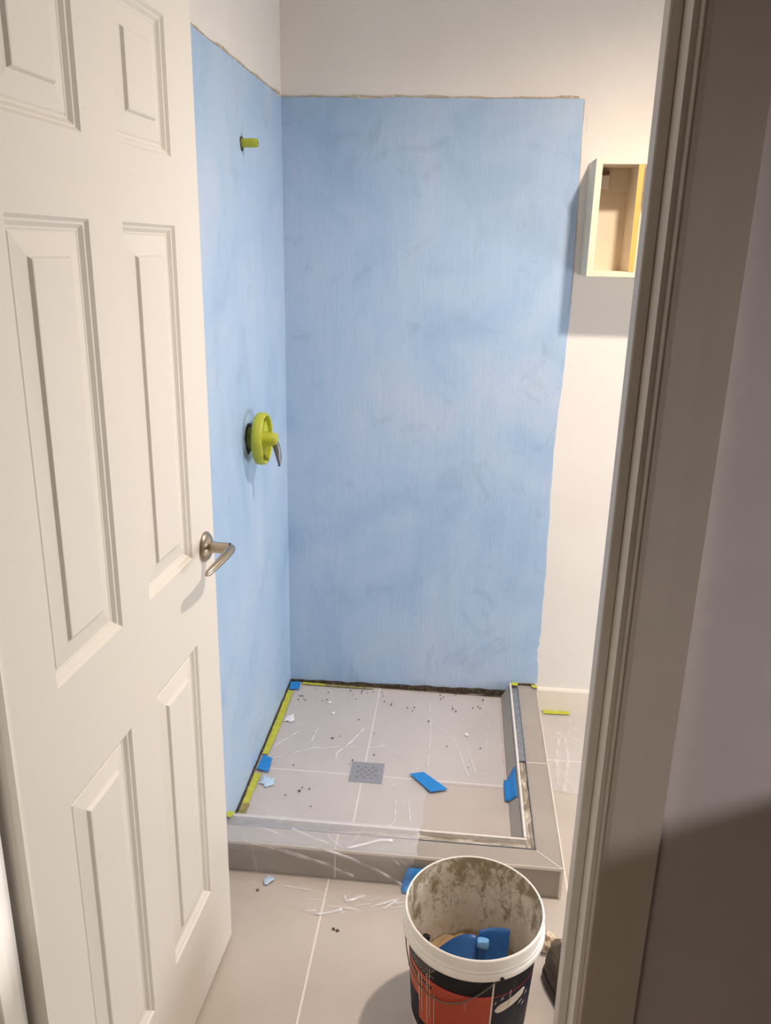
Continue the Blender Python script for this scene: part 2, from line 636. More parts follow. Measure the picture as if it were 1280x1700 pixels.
# local frame of the door: x runs from the free edge back to the hinges, y is the outward normal (+X side), z is up
DW, DH, DT = 0.690, 1.985, 0.033
dm = Matrix.Identity(4)
ex = -DS
ey = Vector((DS.y, -DS.x, 0))
for i in range(3):
    dm[i][0] = ex[i]
    dm[i][1] = ey[i]
    dm[i][2] = (0, 0, 1)[i]
dm.translation = FREE
door = bpy.data.objects.new('door_1', None)
door.empty_display_size = 0.1
COL.objects.link(door)
door.matrix_world = dm
tag(door, 'cream six-panel door standing open against the left side', None, None, 'structure')
zo = -0.012
PX = [(0.112, 0.300), (0.397, 0.583)]
PZ = [(0.233, 0.805), (0.978, 1.549), (1.650, 1.846)]
bm = bmesh.new()
core0, core1 = -DT + 0.0116, -0.0116
bm_box(bm, 0.002, DW - 0.002, core0, core1, 0.002, DH - 0.002)
# stiles and rails, proud of the core on both faces and flush at the edges
xs = [0.0, PX[0][0], PX[0][1], PX[1][0], PX[1][1], DW]
zs = [0.0] + [z + zo for p in PZ for z in p] + [DH]
for y0, y1 in ((-0.0116, 0.0), (-DT, -DT + 0.0116)):
    for k in (0, 2, 4):
        bm_box(bm, xs[k], xs[k + 1], y0, y1, 0.0, DH)
    for k in (0, 2, 4, 6):
        for a, b in ((1, 2), (3, 4)):
            bm_box(bm, xs[a], xs[b], y0, y1, zs[k], zs[k + 1])
bm_box(bm, 0.0, 0.002, -DT + 0.01, -0.01, 0.0, DH)
bm_box(bm, DW - 0.002, DW, -DT + 0.01, -0.01, 0.0, DH)
obj('door_slab', bm, M['door'], door)
RINGS = [(0.0, 0.0), (0.0044, -0.0044), (0.0072, -0.0050), (0.0122, -0.0098), (0.0144, -0.0100), (0.0164, -0.0113), (0.0184, -0.0095), (0.0450, -0.0055), (0.0480, -0.0012), (0.0500, -0.0005)]
for (px0, px1) in PX:
    for (pz0, pz1) in PZ:
        for face in (0, 1):
            bm = bmesh.new()
            rings = []
            for o_, d_ in RINGS:
                y = d_ if face == 0 else -DT - d_
                rings.append([bm.verts.new(p) for p in ((px0 + o_, y, pz0 + zo + o_), (px1 - o_, y, pz0 + zo + o_), (px1 - o_, y, pz1 + zo - o_), (px0 + o_, y, pz1 + zo - o_))])
            for a, b in zip(rings, rings[1:]):
                for k in range(4):
                    bm.faces.new((a[k], a[(k + 1) % 4], b[(k + 1) % 4], b[k]))
            bm.faces.new(rings[-1])
            bmesh.ops.recalc_face_normals(bm, faces=bm.faces[:])
            obj('panel', bm, M['door'], door)
# handle on the face we see: rose, neck, curved lever pointing to the hinges
hz = 0.979 + zo
hx = 0.050
handle = empty('door_handle')
handle.parent = door
handle.location = (hx, 0.0, hz)
handle['label'] = 'satin nickel lever handle'
rot = Matrix.Rotation(-PI / 2, 4, 'X')     # local Z -> door +Y
bm = bmesh.new()
bm_lathe(bm, [(0.0005, 0.0135), (0.010, 0.0135), (0.016, 0.0125), (0.0235, 0.0085), (0.0280, 0.0045), (0.0292, 0.0020), (0.0292, 0.0)], 48, rot)
obj('rose', bm, M['nickel'], handle, True, 60)
bm = bmesh.new()
bm_lathe(bm, [(0.0125, 0.010), (0.0118, 0.014), (0.0108, 0.018), (0.0106, 0.049)], 32, rot)
obj('neck', bm, M['nickel'], handle, True, 60)
bm = bmesh.new()
lev = []
rad = []
for i in range(15):
    t = i / 14.0
    lev.append((-0.004 + 0.112 * t, 0.0500 + 0.003 * math.sin(t * PI) - 0.008 * t * t, -0.001 - 0.010 * t + 0.003 * math.sin(t * PI)))
    rad.append(0.0100 - 0.0042 * t if 0 < i < 14 else (0.0085 if i == 0 else 0.0035))
bm_tube(bm, lev, rad, 16, 1.0)
obj('lever', bm, M['nickel'], handle, True, 60)

# ------------------------------------------------------------------ shower pan
pan = empty('shower_pan', (0.39, -0.40, 0.0))
tag(pan, 'square tiled shower pan with centre drain, mostly under clear plastic', 'shower pan')


def under(o, p):
    """parent without moving: geometry is written in world coordinates"""
    o.parent = p
    o.matrix_parent_inverse = Matrix.Translation(-Vector(p.location))
    return o


def part(name, bm, mat, p, smooth=False, angle=40):
    return under(obj(name, bm, mat, None, smooth, angle), p)


def pbox(name, dims, mat, p, bev=0.0):
    bmx = bmesh.new()
    bm_box(bmx, *dims, bev=bev)
    return part(name, bmx, mat, p)


pbox('mortar_bed', (0.002, 0.772, -0.795, -0.002, 0.0005, 0.0445), M['grout'], pan)
for (x0, x1) in ((0.004, 0.3228), (0.3272, 0.745)):
    for (y0, y1) in ((-0.790, -0.5172), (-0.5128, -0.010)):
        pbox('tile', (x0, x1, y0, y1, 0.038, 0.045), M['pantile'], pan, 0.0008)
# dark open joint where the pan meets the two walls
for (p0, p1, w0, w1, sd) in (((0.0, -0.004), (0.772, -0.018), 0.006, 0.012, 51), ((0.006, -0.79), (0.004, -0.004), 0.010, 0.008, 52)):
    o = strip('mortar_residue', p0, p1, w0, w1, sd, M['gap'], None, 'Z', 0.0440, 0.0475, 90, 0.004, 18)
    under(o, pan)
bm = bmesh.new()
n = 60
a = []
b = []
for i in range(n + 1):
    t = i / n
    x = 0.002 + 0.780 * t
    z = 0.050 + 0.013 * t + 0.005 * mnoise.noise(Vector((t * 17, 3, 1)))
    a.append((x, 0.0445))
    b.append((x, max(0.048, z + 0.004)))
bm_prism(bm, a + b[::-1], -0.006, -0.0018, 'Y')
part('mortar_residue', bm, M['gap'], pan)
for (y0, y1, zz, sd) in ((-0.79, -0.003, 0.0535, 61),):
    a = []
    b = []
    for i in range(61):
        t = i / 60
        a.append((y0 + (y1 - y0) * t, 0.0445))
        b.append((y0 + (y1 - y0) * t, max(0.047, zz + 0.004 * mnoise.noise(Vector((t * 17, 8, sd))))))
    bm = bmesh.new()
    bm_prism(bm, a + b[::-1], 0.0018, 0.0052, 'X')
    part('mortar_residue', bm, M['gap'], pan)
# drain
dr = empty('drain', (0.335, -0.503, 0.045))
under(dr, pan)
dr['label'] = 'square stainless drain grate'
bm = bmesh.new()
R0 = 0.049
for (x0, x1, y0, y1) in ((-R0, R0, R0 - 0.006, R0), (-R0, R0, -R0, -R0 + 0.006), (-R0, -R0 + 0.006, -R0 + 0.006, R0 - 0.006), (R0 - 0.006, R0, -R0 + 0.006, R0 - 0.006)):
    bm_box(bm, x0, x1, y0, y1, 0.0, 0.0018)
obj('drain_frame', bm, M['drain'], dr)
bm = bmesh.new()
bm_box(bm, -0.043, 0.043, -0.043, 0.043, 0.0, 0.0004)
obj('drain_throat', bm, M['black'], dr)
bm = bmesh.new()
# plate with staggered oval holes
cols, rows = 8, 7
cw, ch = 0.086 / cols, 0.086 / rows
for i in range(cols):
    for j in range(rows):
        cx = -0.043 + (i + 0.5) * cw
        cy = -0.043 + (j + 0.5) * ch
        sq = []
        for k in range(16):
            an = 2 * PI * k / 16
            c, s = math.cos(an), math.sin(an)
            f = 1 / max(abs(c), abs(s))
            sq.append((cx + c * f * cw / 2, cy + s * f * ch / 2))
        hole = 1 <= i <= cols - 2 and 1 <= j <= rows - 2 and (i + j) % 2 == 0
        ov = [bm.verts.new((x, y, 0.0016)) for x, y in sq]
        if hole:
            iv = [bm.verts.new((cx + math.cos(2 * PI * k / 16) * cw * 0.49, cy + math.sin(2 * PI * k / 16) * ch * 0.42, 0.0014)) for k in range(16)]
            for k in range(16):
                bm.faces.new((ov[k], ov[(k + 1) % 16], iv[(k + 1) % 16], iv[k]))
        else:
            bm.faces.new(ov)
obj('drain_grate', bm, M['drain'], dr)

# ------------------------------------------------------------------ curb
curb = empty('shower_curb', (0.83, -0.85, 0.0))
tag(curb, 'L-shaped low curb of beige tiles round the shower pan', 'shower curb')
bm = bmesh.new()
bm_box(bm, 0.776, 0.857, -0.880, -0.003, 0.0005, 0.0825)
bm_box(bm, 0.003, 0.776, -0.880, -0.797, 0.0005, 0.0825)
part('mortar_core', bm, M['mortar'], curb)
bm = bmesh.new()
bm_box(bm, 0.8028, 0.8630, -0.8870, -0.004, 0.0015, 0.0894)
bm_box(bm, 0.0035, 0.8028, -0.8870, -0.8288, 0.0015, 0.0894)
part('grout', bm, M['grout'], curb)['label'] = 'pale grout'
TOPZ = (0.0825, 0.090)
for poly in ([(0.803, -0.453), (0.862, -0.453), (0.862, -0.004), (0.803, -0.004)],
             [(0.803, -0.456), (0.803, -0.8275), (0.862, -0.8865), (0.862, -0.456)],
             [(0.8015, -0.829), (0.3015, -0.829), (0.3015, -0.888), (0.8605, -0.888)],
             [(0.2985, -0.829), (0.003, -0.829), (0.003, -0.888), (0.2985, -0.888)]):
    bm = bmesh.new()
    bm_prism(bm, poly, TOPZ[0], TOPZ[1], 'Z', 0.0006)
    part('tile', bm, M['tile'], curb)
for (x0, x1) in ((0.003, 0.2985), (0.3015, 0.856)):
    pbox('tile', (x0, x1, -0.8875, -0.880, 0.001, 0.082), M['tile'], curb, 0.0006)
for (y0, y1) in ((-0.453, -0.004), (-0.880, -0.456)):
    pbox('tile', (0.857, 0.8635, y0, y1, 0.001, 0.082), M['tile'], curb, 0.0006)
for (y0, y1) in ((-0.515, -0.012), (-0.796, -0.518)):
    bm = bmesh.new()
    bm_prism(bm, [(0.746, 0.0455), (0.770, 0.086), (0.775, 0.086), (0.775, 0.0455)], y0, y1, 'Y')
    part('tile', bm, M['tile'], curb)
pbox('edge_trim', (0.003, 0.8645, -0.8905, -0.8882, 0.083, 0.0915), M['edge'], curb, 0.0007)
pbox('edge_trim', (0.8625, 0.8645, -0.8880, -0.014, 0.083, 0.0915), M['edge'], curb, 0.0007)
pbox('edge_trim', (0.8575, 0.8645, -0.8905, -0.8805, 0.001, 0.0825), M['edge'], curb, 0.0007)
# dark ragged end where the curb meets the back wall
o = strip('mortar_residue', (0.776, -0.004), (0.866, -0.002), 0.007, 0.007, 53, M['gap'], None, 'Z', 0.088, 0.0965, 16, 0.003, 30)
under(o, curb)

# metal glass channel lying along the inner edge of the curb
chn = empty('glass_channel', (0.79, -0.80, 0.0825))
tag(chn, 'L-shaped metal glass channel along the inner edge of the curb', 'metal channel')
pbox('channel_base', (0.7765, 0.8025, -0.8275, -0.012, 0.0828, 0.0845), M['channel'], chn)
pbox('channel_base', (0.003, 0.7765, -0.8275, -0.7985, 0.0828, 0.0845), M['channel'], chn)
pbox('channel_rail', (0.7725, 0.7785, -0.8000, -0.012, 0.0828, 0.1040), M['whitechannel'], chn, 0.0008)
pbox('channel_rail', (0.8000, 0.8022, -0.8275, -0.012, 0.0828, 0.0935), M['channel'], chn, 0.0005)
pbox('channel_rail', (0.003, 0.7785, -0.8060, -0.7995, 0.0828, 0.1000), M['whitechannel'], chn, 0.0008)
pbox('channel_rail', (0.003, 0.8000, -0.8275, -0.8255, 0.0828, 0.0915), M['channel'], chn, 0.0005)
# smooth insert in the rear half, crusted thinset in the front half
pbox('channel_insert', (0.7800, 0.7995, -0.452, -0.030, 0.0848, 0.0930), M['channel'], chn, 0.001)


def crust(name, x0, x1, y0, y1, z, amp, mat, p, nx, ny, seed):
    fx, fy = (22, 90) if (x1 - x0) > (y1 - y0) else (90, 22)
    vs_, fs = [], []
    for j in range(ny + 1):
        for i in range(nx + 1):
            x = x0 + (x1 - x0) * i / nx
            y = y0 + (y1 - y0) * j / ny
            h = z + amp * (mnoise.noise(Vector((x * fx, y * fy, seed))) + 0.5 * mnoise.noise(Vector((x * fx * 2.4, y * fy * 2.4, seed))))
            if i in (0, nx) or j in (0, ny):
                h = z - amp * 1.2
            vs_.append((x, y, h))
    for j in range(ny):
        for i in range(nx):
            k = j * (nx + 1) + i
            fs.append((k, k + 1, k + nx + 2, k + nx + 1))
    o_ = grid_obj(name, vs_, fs, mat)
    if p is not None:
        under(o_, p)
    return o_


crust('thinset_residue', 0.7790, 0.7998, -0.826, -0.455, 0.0885, 0.0022, M['chanres_side'], chn, 8, 120, 3)['label'] = 'dried grey thinset in the channel'
crust('thinset_residue', 0.30, 0.7785, -0.8250, -0.8062, 0.0872, 0.0018, M['chanres_front'], chn, 140, 8, 5)['label'] = 'dried grey thinset in the channel'
crust('thinset_residue', 0.02, 0.30, -0.8250, -0.8062, 0.0865, 0.0018, M['channel'], chn, 90, 8, 6)

# ------------------------------------------------------------------ plastic film over pan, curb and floor
PANC = [[(0.02, -0.435), (0.056, -0.37), (0.1, -0.311)], [(0.046, -0.47), (0.159, -0.401), (0.288, -0.377)], [(0.151, -0.291), (0.144, -0.368)],
        [(0.298, -0.277), (0.267, -0.356), (0.234, -0.415), (0.231, -0.453)], [(0.373, -0.361), (0.325, -0.383)],
        [(0.506, -0.189), (0.594, -0.313), (0.631, -0.476), (0.652, -0.508)], [(0.631, -0.341), (0.661, -0.5)], [(0.464, -0.439), (0.473, -0.499)],
        [(0.431, -0.623), (0.435, -0.71), (0.428, -0.725)], [(0.501, -0.079), (0.514, -0.274), (0.513, -0.447)], [(0.595, -0.399), (0.569, -0.41)],
        [(0.713, -0.126), (0.691, -0.285), (0.683, -0.469)], [(0.396, -0.371), (0.421, -0.399)], [(0.428, -0.725), (0.391, -0.75)], [(0.468, -0.618), (0.48, -0.739)]]
PANW = [1.0, 0.7, 0.8, 1.0, 0.9, 0.45, 0.45, 0.4, 0.6, 0.45, 0.7, 0.3, 1.0, 0.8, 0.5]
TOPC = [[(0.333, -0.884), (0.408, -0.848), (0.438, -0.845)], [(0.181, -0.835), (0.278, -0.872)], [(0.274, -0.846), (0.317, -0.884)], [(0.089, -0.835), (0.188, -0.867)]]
TOPW = [1.4, 0.45, 0.45, 0.35]
DROPC = [[(0.125, 0.094), (0.209, 0.071), (0.35, 0.039)], [(0.068, 0.094), (0.138, 0.083), (0.217, 0.065), (0.295, 0.057)],
         [(0.256, 0.094), (0.341, 0.076), (0.411, 0.053), (0.47, 0.024)], [(0.434, 0.094), (0.461, 0.07)], [(0.453, 0.094), (0.48, 0.067)]]
DROPW = [0.5, 0.4, 0.9, 0.35, 0.35]
FLC = [[(0.269, -1.004), (0.3, -0.99), (0.331, -0.971)], [(0.231, -1.003), (0.27, -0.991)], [(0.333, -0.928), (0.339, -0.943), (0.381, -0.920)],
       [(0.402, -0.956), (0.468, -0.932)], [(0.433, -0.964), (0.461, -0.938)], [(0.171, -0.928), (0.259, -0.932), (0.324, -0.945)],
       [(0.349, -0.962), (0.397, -0.976), (0.45, -0.98)]]
FLW = [1.2, 0.8, 1.3, 0.8, 0.8, 0.5, 0.5]

Y_PAN0, Y_RISE, Y_TOPEND, Y_DROP = -0.030, -0.772, -0.8925, -0.918
# path length parameter s along the sheet: pan, rise over the rail, curb top, drop, floor
S = [0.0, Y_PAN0 - Y_RISE]
S.append(S[-1] + 0.062)      # up to the rail top
S.append(S[-1] + 0.088)      # over the curb top to its front edge
S.append(S[-1] + 0.096)      # down to the floor
S.append(S[-1] + 0.10)       # out on the floor


def film_pos(x, s):
    if s <= S[1]:
        return Y_PAN0 - s, 0.0478
    if s <= S[2]:
        t = (s - S[1]) / (S[2] - S[1])
        return Y_RISE - 0.026 * t, 0.0478 + 0.0555 * t
    if s <= S[3]:
        t = (s - S[2]) / (S[3] - S[2])
        return (Y_RISE - 0.026) + (Y_TOPEND - Y_RISE + 0.026) * t, 0.1033 - 0.0090 * min(1.0, t * 1.6)
    if s <= S[4]:
        t = (s - S[3]) / (S[4] - S[3])
        foot = Y_DROP - 0.02 * math.exp(-((x - 0.36) / 0.10) ** 2)
        return Y_TOPEND + (foot - Y_TOPEND) * t, 0.0943 - 0.0918 * t + 0.004 * math.sin(PI * t)
    foot = Y_DROP - 0.02 * math.exp(-((x - 0.36) / 0.10) ** 2)
    return foot - (s - S[4]), 0.0025


def to_s(region, x, v):
    if region == 'pan':
        return Y_PAN0 - v
    if region == 'top':
        return S[2] + (Y_RISE - 0.026 - v) / (Y_RISE - 0.026 - Y_TOPEND) * (S[3] - S[2])
    if region == 'drop':
        return S[3] + (0.0943 - v) / 0.0918 * (S[4] - S[3])
    return S[4] + max(0.0, Y_DROP - v)


creases = []
for reg, lst, ws in (('pan', PANC, PANW), ('top', TOPC, TOPW), ('drop', DROPC, DROPW), ('floor', FLC, FLW)):
    for l, w in zip(lst, ws):
        creases.append(([(x, to_s(reg, x, v)) for x, v in l], w * (2.0 if reg in ('drop', 'floor') else 1.3), 0.0022))
r2 = random.Random(11)
for k in range(64):
    x0, s0 = r2.uniform(0.02, 0.72), r2.uniform(0.02, S[5])
    an = r2.gauss(1.4, 0.9)
    L = r2.uniform(0.02, 0.11)
    creases.append(([(x0, s0), (x0 + L * math.cos(an), s0 + L * math.sin(an))], r2.uniform(0.05, 0.20), r2.uniform(0.0018, 0.0045)))

for k in range(26):
    x0, s0 = r2.uniform(0.24, 0.48), r2.uniform(S[4] + 0.005, S[4] + 0.075)
    an = r2.gauss(0.45, 0.35)
    L = r2.uniform(0.012, 0.05)
    creases.append(([(x0, s0), (x0 + L * math.cos(an), s0 - L * 0.5 * math.sin(an))], r2.uniform(0.25, 0.9), r2.uniform(0.0015, 0.0032)))


def crease_field(PX_, PS_, creases_):
    h = np.zeros_like(PX_)
    mod = np.array([[max(0.12, min(1.0, 0.62 + 1.1 * mnoise.noise(Vector((float(x) * 33, float(q) * 33, 5))))) for x, q in zip(ra, rb)] for ra, rb in zip(PX_, PS_)])
    for pl, w, wid in creases_:
        d = np.full_like(PX_, 1e9)
        for (x0, s0), (x1, s1) in zip(pl, pl[1:]):
            dx, ds = x1 - x0, s1 - s0
            L2 = dx * dx + ds * ds + 1e-12
            t = np.clip(((PX_ - x0) * dx + (PS_ - s0) * ds) / L2, 0, 1)
            d = np.minimum(d, (PX_ - x0 - t * dx) ** 2 + (PS_ - s0 - t * ds) ** 2)
        h = np.maximum(h, w * mod * np.exp(-d / (wid * wid)))
    return h


def film_sheet(name, xs_, ss_, posf, keep, creases_, amp, seed, haze):
    PXg, PSg = np.meshgrid(xs_, ss_)
    cf = crease_field(PXg, PSg, creases_)
    vs_, at = [], []
    for j, s in enumerate(ss_):
        for i, x in enumerate(xs_):
            y, z = posf(x, s)
            und = 0.0011 * (mnoise.noise(Vector((x * 14, s * 14, seed))) + 0.6 * mnoise.noise(Vector((x * 40, s * 40, seed))))
            vs_.append((x, y, z + max(und, -0.0012) + amp * float(cf[j, i])))
            at.append(float(cf[j, i]))
    nx = len(xs_)
    fs = []
    for j in range(len(ss_) - 1):
        for i in range(nx - 1):
            if keep(0.5 * (xs_[i] + xs_[i + 1]), 0.5 * (ss_[j] + ss_[j + 1])):
                k = j * nx + i
                fs.append((k, k + 1, k + nx + 1, k + nx))
    used = sorted({v for f in fs for v in f})
    remap = {v: i for i, v in enumerate(used)}
    o_ = grid_obj(name, [vs_[v] for v in used], [tuple(remap[v] for v in f) for f in fs], M['film'], None, True, [at[v] for v in used])
    ha = o_.data.attributes.new('haze', 'FLOAT', 'POINT')
    ha.data.foreach_set('value', [haze(ss_[v // nx]) for v in used])
    return o_


def keep_main(x, s):
    w = 0.006 * mnoise.noise(Vector((x * 25, s * 25, 9)))
    if s <= to_s('pan', 0, -0.53):
        return 0.030 + w < x < 0.738 + w
    if s <= S[1]:
        return (0.024 if s > 0.6 else 0.030) + w < x < 0.512 + w
    if s <= S[3]:
        return 0.006 < x < 0.505 + w
    if s <= S[4]:
        return 0.006 < x < 0.497 + w
    e = S[4] + 0.055 + 0.030 * mnoise.noise(Vector((x * 9, 4, 2))) + 0.028 * math.exp(-((x - 0.28) / 0.10) ** 2)
    return 0.02 < x < 0.49 + w and s < e


xs_ = np.arange(0.004, 0.7501, 0.0024)
ss_ = np.concatenate([np.linspace(S[k], S[k + 1], max(6, int((S[k + 1] - S[k]) / 0.0026)), endpoint=False) for k in range(5)] + [np.array([S[5]])])
film = film_sheet('plastic_sheet', xs_, ss_, film_pos, keep_main, creases, 0.0020, 1.0, lambda s: 0.26 + 0.06 * min(1.0, max(0.0, (s - S[1]) / 0.03)) - 0.25 * min(1.0, max(0.0, (s - S[3] + 0.012) / 0.04)))
tag(film, 'wrinkled clear plastic sheet covering the shower pan and hanging over the front curb', 'plastic sheet')

RFC = [[(0.936, -0.152), (0.911, -0.299), (0.905, -0.42)], [(0.952, -0.162), (0.948, -0.294), (0.917, -0.459)], [(0.911, -0.333), (0.948, -0.455)], [(0.982, -0.054), (0.945, -0.26)]]
cr2 = [([(x, -y) for x, y in l], w, 0.006) for l, w in zip(RFC, (0.5, 0.5, 0.35, 0.25))]
cr2 += [([(0.925, 0.150), (0.935, 0.153)], 0.9, 0.006)]
for k in range(24):
    x0, s0 = r2.uniform(0.88, 1.2), r2.uniform(0.04, 0.46)
    an = r2.gauss(1.5, 0.7)
    L = r2.uniform(0.03, 0.12)
    cr2.append(([(x0, s0), (x0 + L * math.cos(an), s0 + L * math.sin(an))], r2.uniform(0.08, 0.3), r2.uniform(0.003, 0.007)))
film2 = film_sheet('plastic_sheet', np.arange(0.868, 1.25, 0.004), np.arange(0.016, 0.50, 0.004), lambda x, s: (-s, 0.003),
                   lambda x, s: s < 0.465 + 0.012 * mnoise.noise(Vector((x * 12, 1, 7))), cr2, 0.006, 2.0, lambda s: 0.20)
tag(film2, 'clear plastic sheet taped to the floor right of the curb, below the baseboard', 'plastic sheet')

# ------------------------------------------------------------------ tapes


def patch(name, pts, z0, z1, mat, label, cat, group=None, jag=0.0):
    """thin piece of tape, its outline refined and slightly torn"""
    out_ = []
    for i in range(len(pts)):
        p, q = pts[i], pts[(i + 1) % len(pts)]
        n_ = max(2, int((Vector(q) - Vector(p)).length / 0.006))
        out_ += wavy(p, q, n_, jag, i * 3.1 + len(label), 60)
    bmx = bmesh.new()
    bm_prism(bmx, out_, z0, z1, 'Z')
    o_ = obj(name, bmx, mat)
    return tag(o_, label, cat, group)


BT = 'blue painter\'s tape pieces holding the plastic'
patch('blue_tape', [(0.006, -0.020), (0.040, -0.016), (0.046, -0.066), (0.012, -0.072)], 0.0530, 0.0536, M['blue_tape'], 'small blue tape square in the back left corner of the pan', 'tape', BT, 0.0006)
patch('blue_tape', [(0.014, -0.462), (0.045, -0.478), (0.050, -0.546), (0.012, -0.534)], 0.0530, 0.0536, M['blue_tape'], 'blue tape square over the yellow strip at the left pan edge', 'tape', BT, 0.0008)
patch('blue_tape', [(0.462, -0.503), (0.502, -0.489), (0.576, -0.562), (0.527, -0.580)], 0.0530, 0.0536, M['blue_tape'], 'slanted blue tape strip lying in the middle of the pan right of the drain', 'tape', BT, 0.0006)
# tape folded from the pan up the inner face of the curb
vs_, fs = [], []
prof = [((0.7365, 0.0535), -0.500, -0.590), ((0.7450, 0.0540), -0.498, -0.594), ((0.7535, 0.0630), -0.486, -0.600), ((0.7610, 0.0755), -0.476, -0.607), ((0.7670, 0.0850), -0.470, -0.613)]
for (x, z), ya, yb in prof:
    for k in range(7):
        vs_.append((x, ya + (yb - ya) * k / 6, z))
for j in range(4):
    for k in range(6):
        a0 = j * 7 + k
        fs.append((a0, a0 + 1, a0 + 8, a0 + 7))
o = grid_obj('blue_tape', vs_, fs, M['blue_tape'])
sm = o.modifiers.new('thickness', 'SOLIDIFY')
sm.thickness = 0.0006
tag(o, 'blue tape folded up the inner side of the right curb', 'tape', BT)
# tape at the foot of the front curb, partly behind the bucket
vs_, fs = [], []
for (y, z), xa, xb in (((-0.8915, 0.060), 0.484, 0.534), ((-0.8920, 0.030), 0.474, 0.536), ((-0.8935, 0.010), 0.470, 0.537), ((-0.902, 0.0050), 0.470, 0.538), ((-0.916, 0.0050), 0.473, 0.536)):
    for k in range(7):
        vs_.append((xa + (xb - xa) * k / 6, y - 0.004, z))
for j in range(4):
    for k in range(6):
        a0 = j * 7 + k
        fs.append((a0, a0 + 1, a0 + 8, a0 + 7))
o = grid_obj('blue_tape', vs_, fs, M['blue_tape'])
sm = o.modifiers.new('thickness', 'SOLIDIFY')
sm.thickness = 0.0006
tag(o, 'blue tape at the foot of the front curb behind the bucket', 'tape', BT)

YT = 'yellow masking tape strips'
patch('yellow_tape', [(0.008, -0.075), (0.026, -0.075), (0.030, -0.300), (0.026, -0.455), (0.009, -0.455)], 0.0500, 0.0506, M['yellow_tape'], 'long yellow tape strip along the left edge of the pan', 'tape', YT, 0.002)
patch('yellow_tape', [(0.009, -0.552), (0.028, -0.552), (0.026, -0.690), (0.011, -0.690)], 0.0500, 0.0506, M['yellow_tape'], 'short yellow tape strip at the front of the left pan edge', 'tape', YT, 0.002)
patch('dirty_tape', [(0.009, -0.690), (0.030, -0.690), (0.028, -0.768), (0.009, -0.772)], 0.0500, 0.0506, M['dirty_tape'], 'dirty grey end of tape in the front left pan corner', 'tape', YT, 0.003)
patch('yellow_tape', [(0.048, -0.013), (0.130, -0.015), (0.128, -0.027), (0.050, -0.025)], 0.0500, 0.0506, M['yellow_tape'], 'thin yellow tape strip at the back edge of the pan by the corner', 'tape', YT, 0.003)
patch('dirty_tape', [(0.130, -0.016), (0.300, -0.020), (0.300, -0.030), (0.130, -0.027)], 0.0500, 0.0506, M['dirty_tape'], 'muddy tape strip along the back edge of the pan', 'tape', YT, 0.004)
patch('yellow_tape', [(0.778, -0.012), (0.801, -0.012), (0.799, -0.034), (0.779, -0.030)], 0.1042, 0.1048, M['yellow_tape'], 'yellow tape scrap on the back end of the metal channel', 'tape', YT, 0.002)
patch('yellow_tape', [(0.848, -0.006), (0.868, -0.015), (0.868, -0.030), (0.850, -0.024)], 0.0972, 0.0978, M['yellow_tape'], 'yellow tape scrap on the curb end beside the baseboard', 'tape', YT, 0.002)
patch('yellow_tape', [(0.895, -0.014), (0.985, -0.014), (0.985, -0.032), (0.895, -0.036)], 0.0052, 0.0058, M['yellow_tape'], 'yellow tape strip on the floor under the baseboard', 'tape', YT, 0.002)
patch('yellow_tape', [(0.003, -0.800), (0.020, -0.800), (0.018, -0.822), (0.004, -0.822)], 0.1075, 0.1081, M['yellow_tape'], 'yellow tape scrap on the left end of the front curb', 'tape', YT, 0.002)

# ------------------------------------------------------------------ paint blobs and specks


def blob(name, x, y, z, r, mat, label, seed, lobes=4):
    bmx = bmesh.new()
    n_ = 28
    rings = []
    for f, hh in ((1.0, 0.0), (0.85, 0.0016), (0.5, 0.0026), (0.05, 0.0028)):
        ring = []
        for k in range(n_):
            an = 2 * PI * k / n_
            rr = r * f * (1 + 0.75 * mnoise.noise(Vector((math.cos(an) * lobes * 0.5, math.sin(an) * lobes * 0.5, seed))))
            ring.append(bmx.verts.new((x + rr * math.cos(an), y + 1.2 * rr * math.sin(an), z + hh)))
        rings.append(ring)
    for a_, b_ in zip(rings, rings[1:]):
        for k in range(n_):
            bmx.faces.new((a_[k], a_[(k + 1) % n_], b_[(k + 1) % n_], b_[k]))
    bmx.faces.new(rings[0])
    bmx.faces.new(rings[-1])
    bmesh.ops.recalc_face_normals(bmx, faces=bmx.faces[:])
    o_ = obj(name, bmx, mat, None, True, 60)
    return tag(o_, label, 'paint blob', 'paint drips')


blob('paint_blob', 0.054, -0.584, 0.0505, 0.019, M['paint_blob'], 'pale blue paint blob on the plastic near the left blue tape', 1.3, 6)
blob('paint_blob', 0.052, -0.250, 0.0505, 0.016, M['white_blob'], 'whitish paint smear beside the yellow strip towards the back', 4.7, 5)
blob('paint_blob', 0.137, -0.918, 0.0060, 0.012, M['paint_blob'], 'pale blue paint drop at the foot of the front curb by the door', 2.1, 2)
blob('paint_blob', 0.186, -0.200, 0.0500, 0.006, M['white_blob'], 'small white paint dot on the rear of the plastic', 3.1, 2)
blob('paint_blob', 0.165, -0.135, 0.0500, 0.005, M['white_blob'], 'tiny white paint dot rearmost on the plastic', 3.9, 2)
blob('paint_blob', 0.628, -0.270, 0.0500, 0.006, M['white_blob'], 'small white paint dot right of centre on the plastic', 5.1, 2)

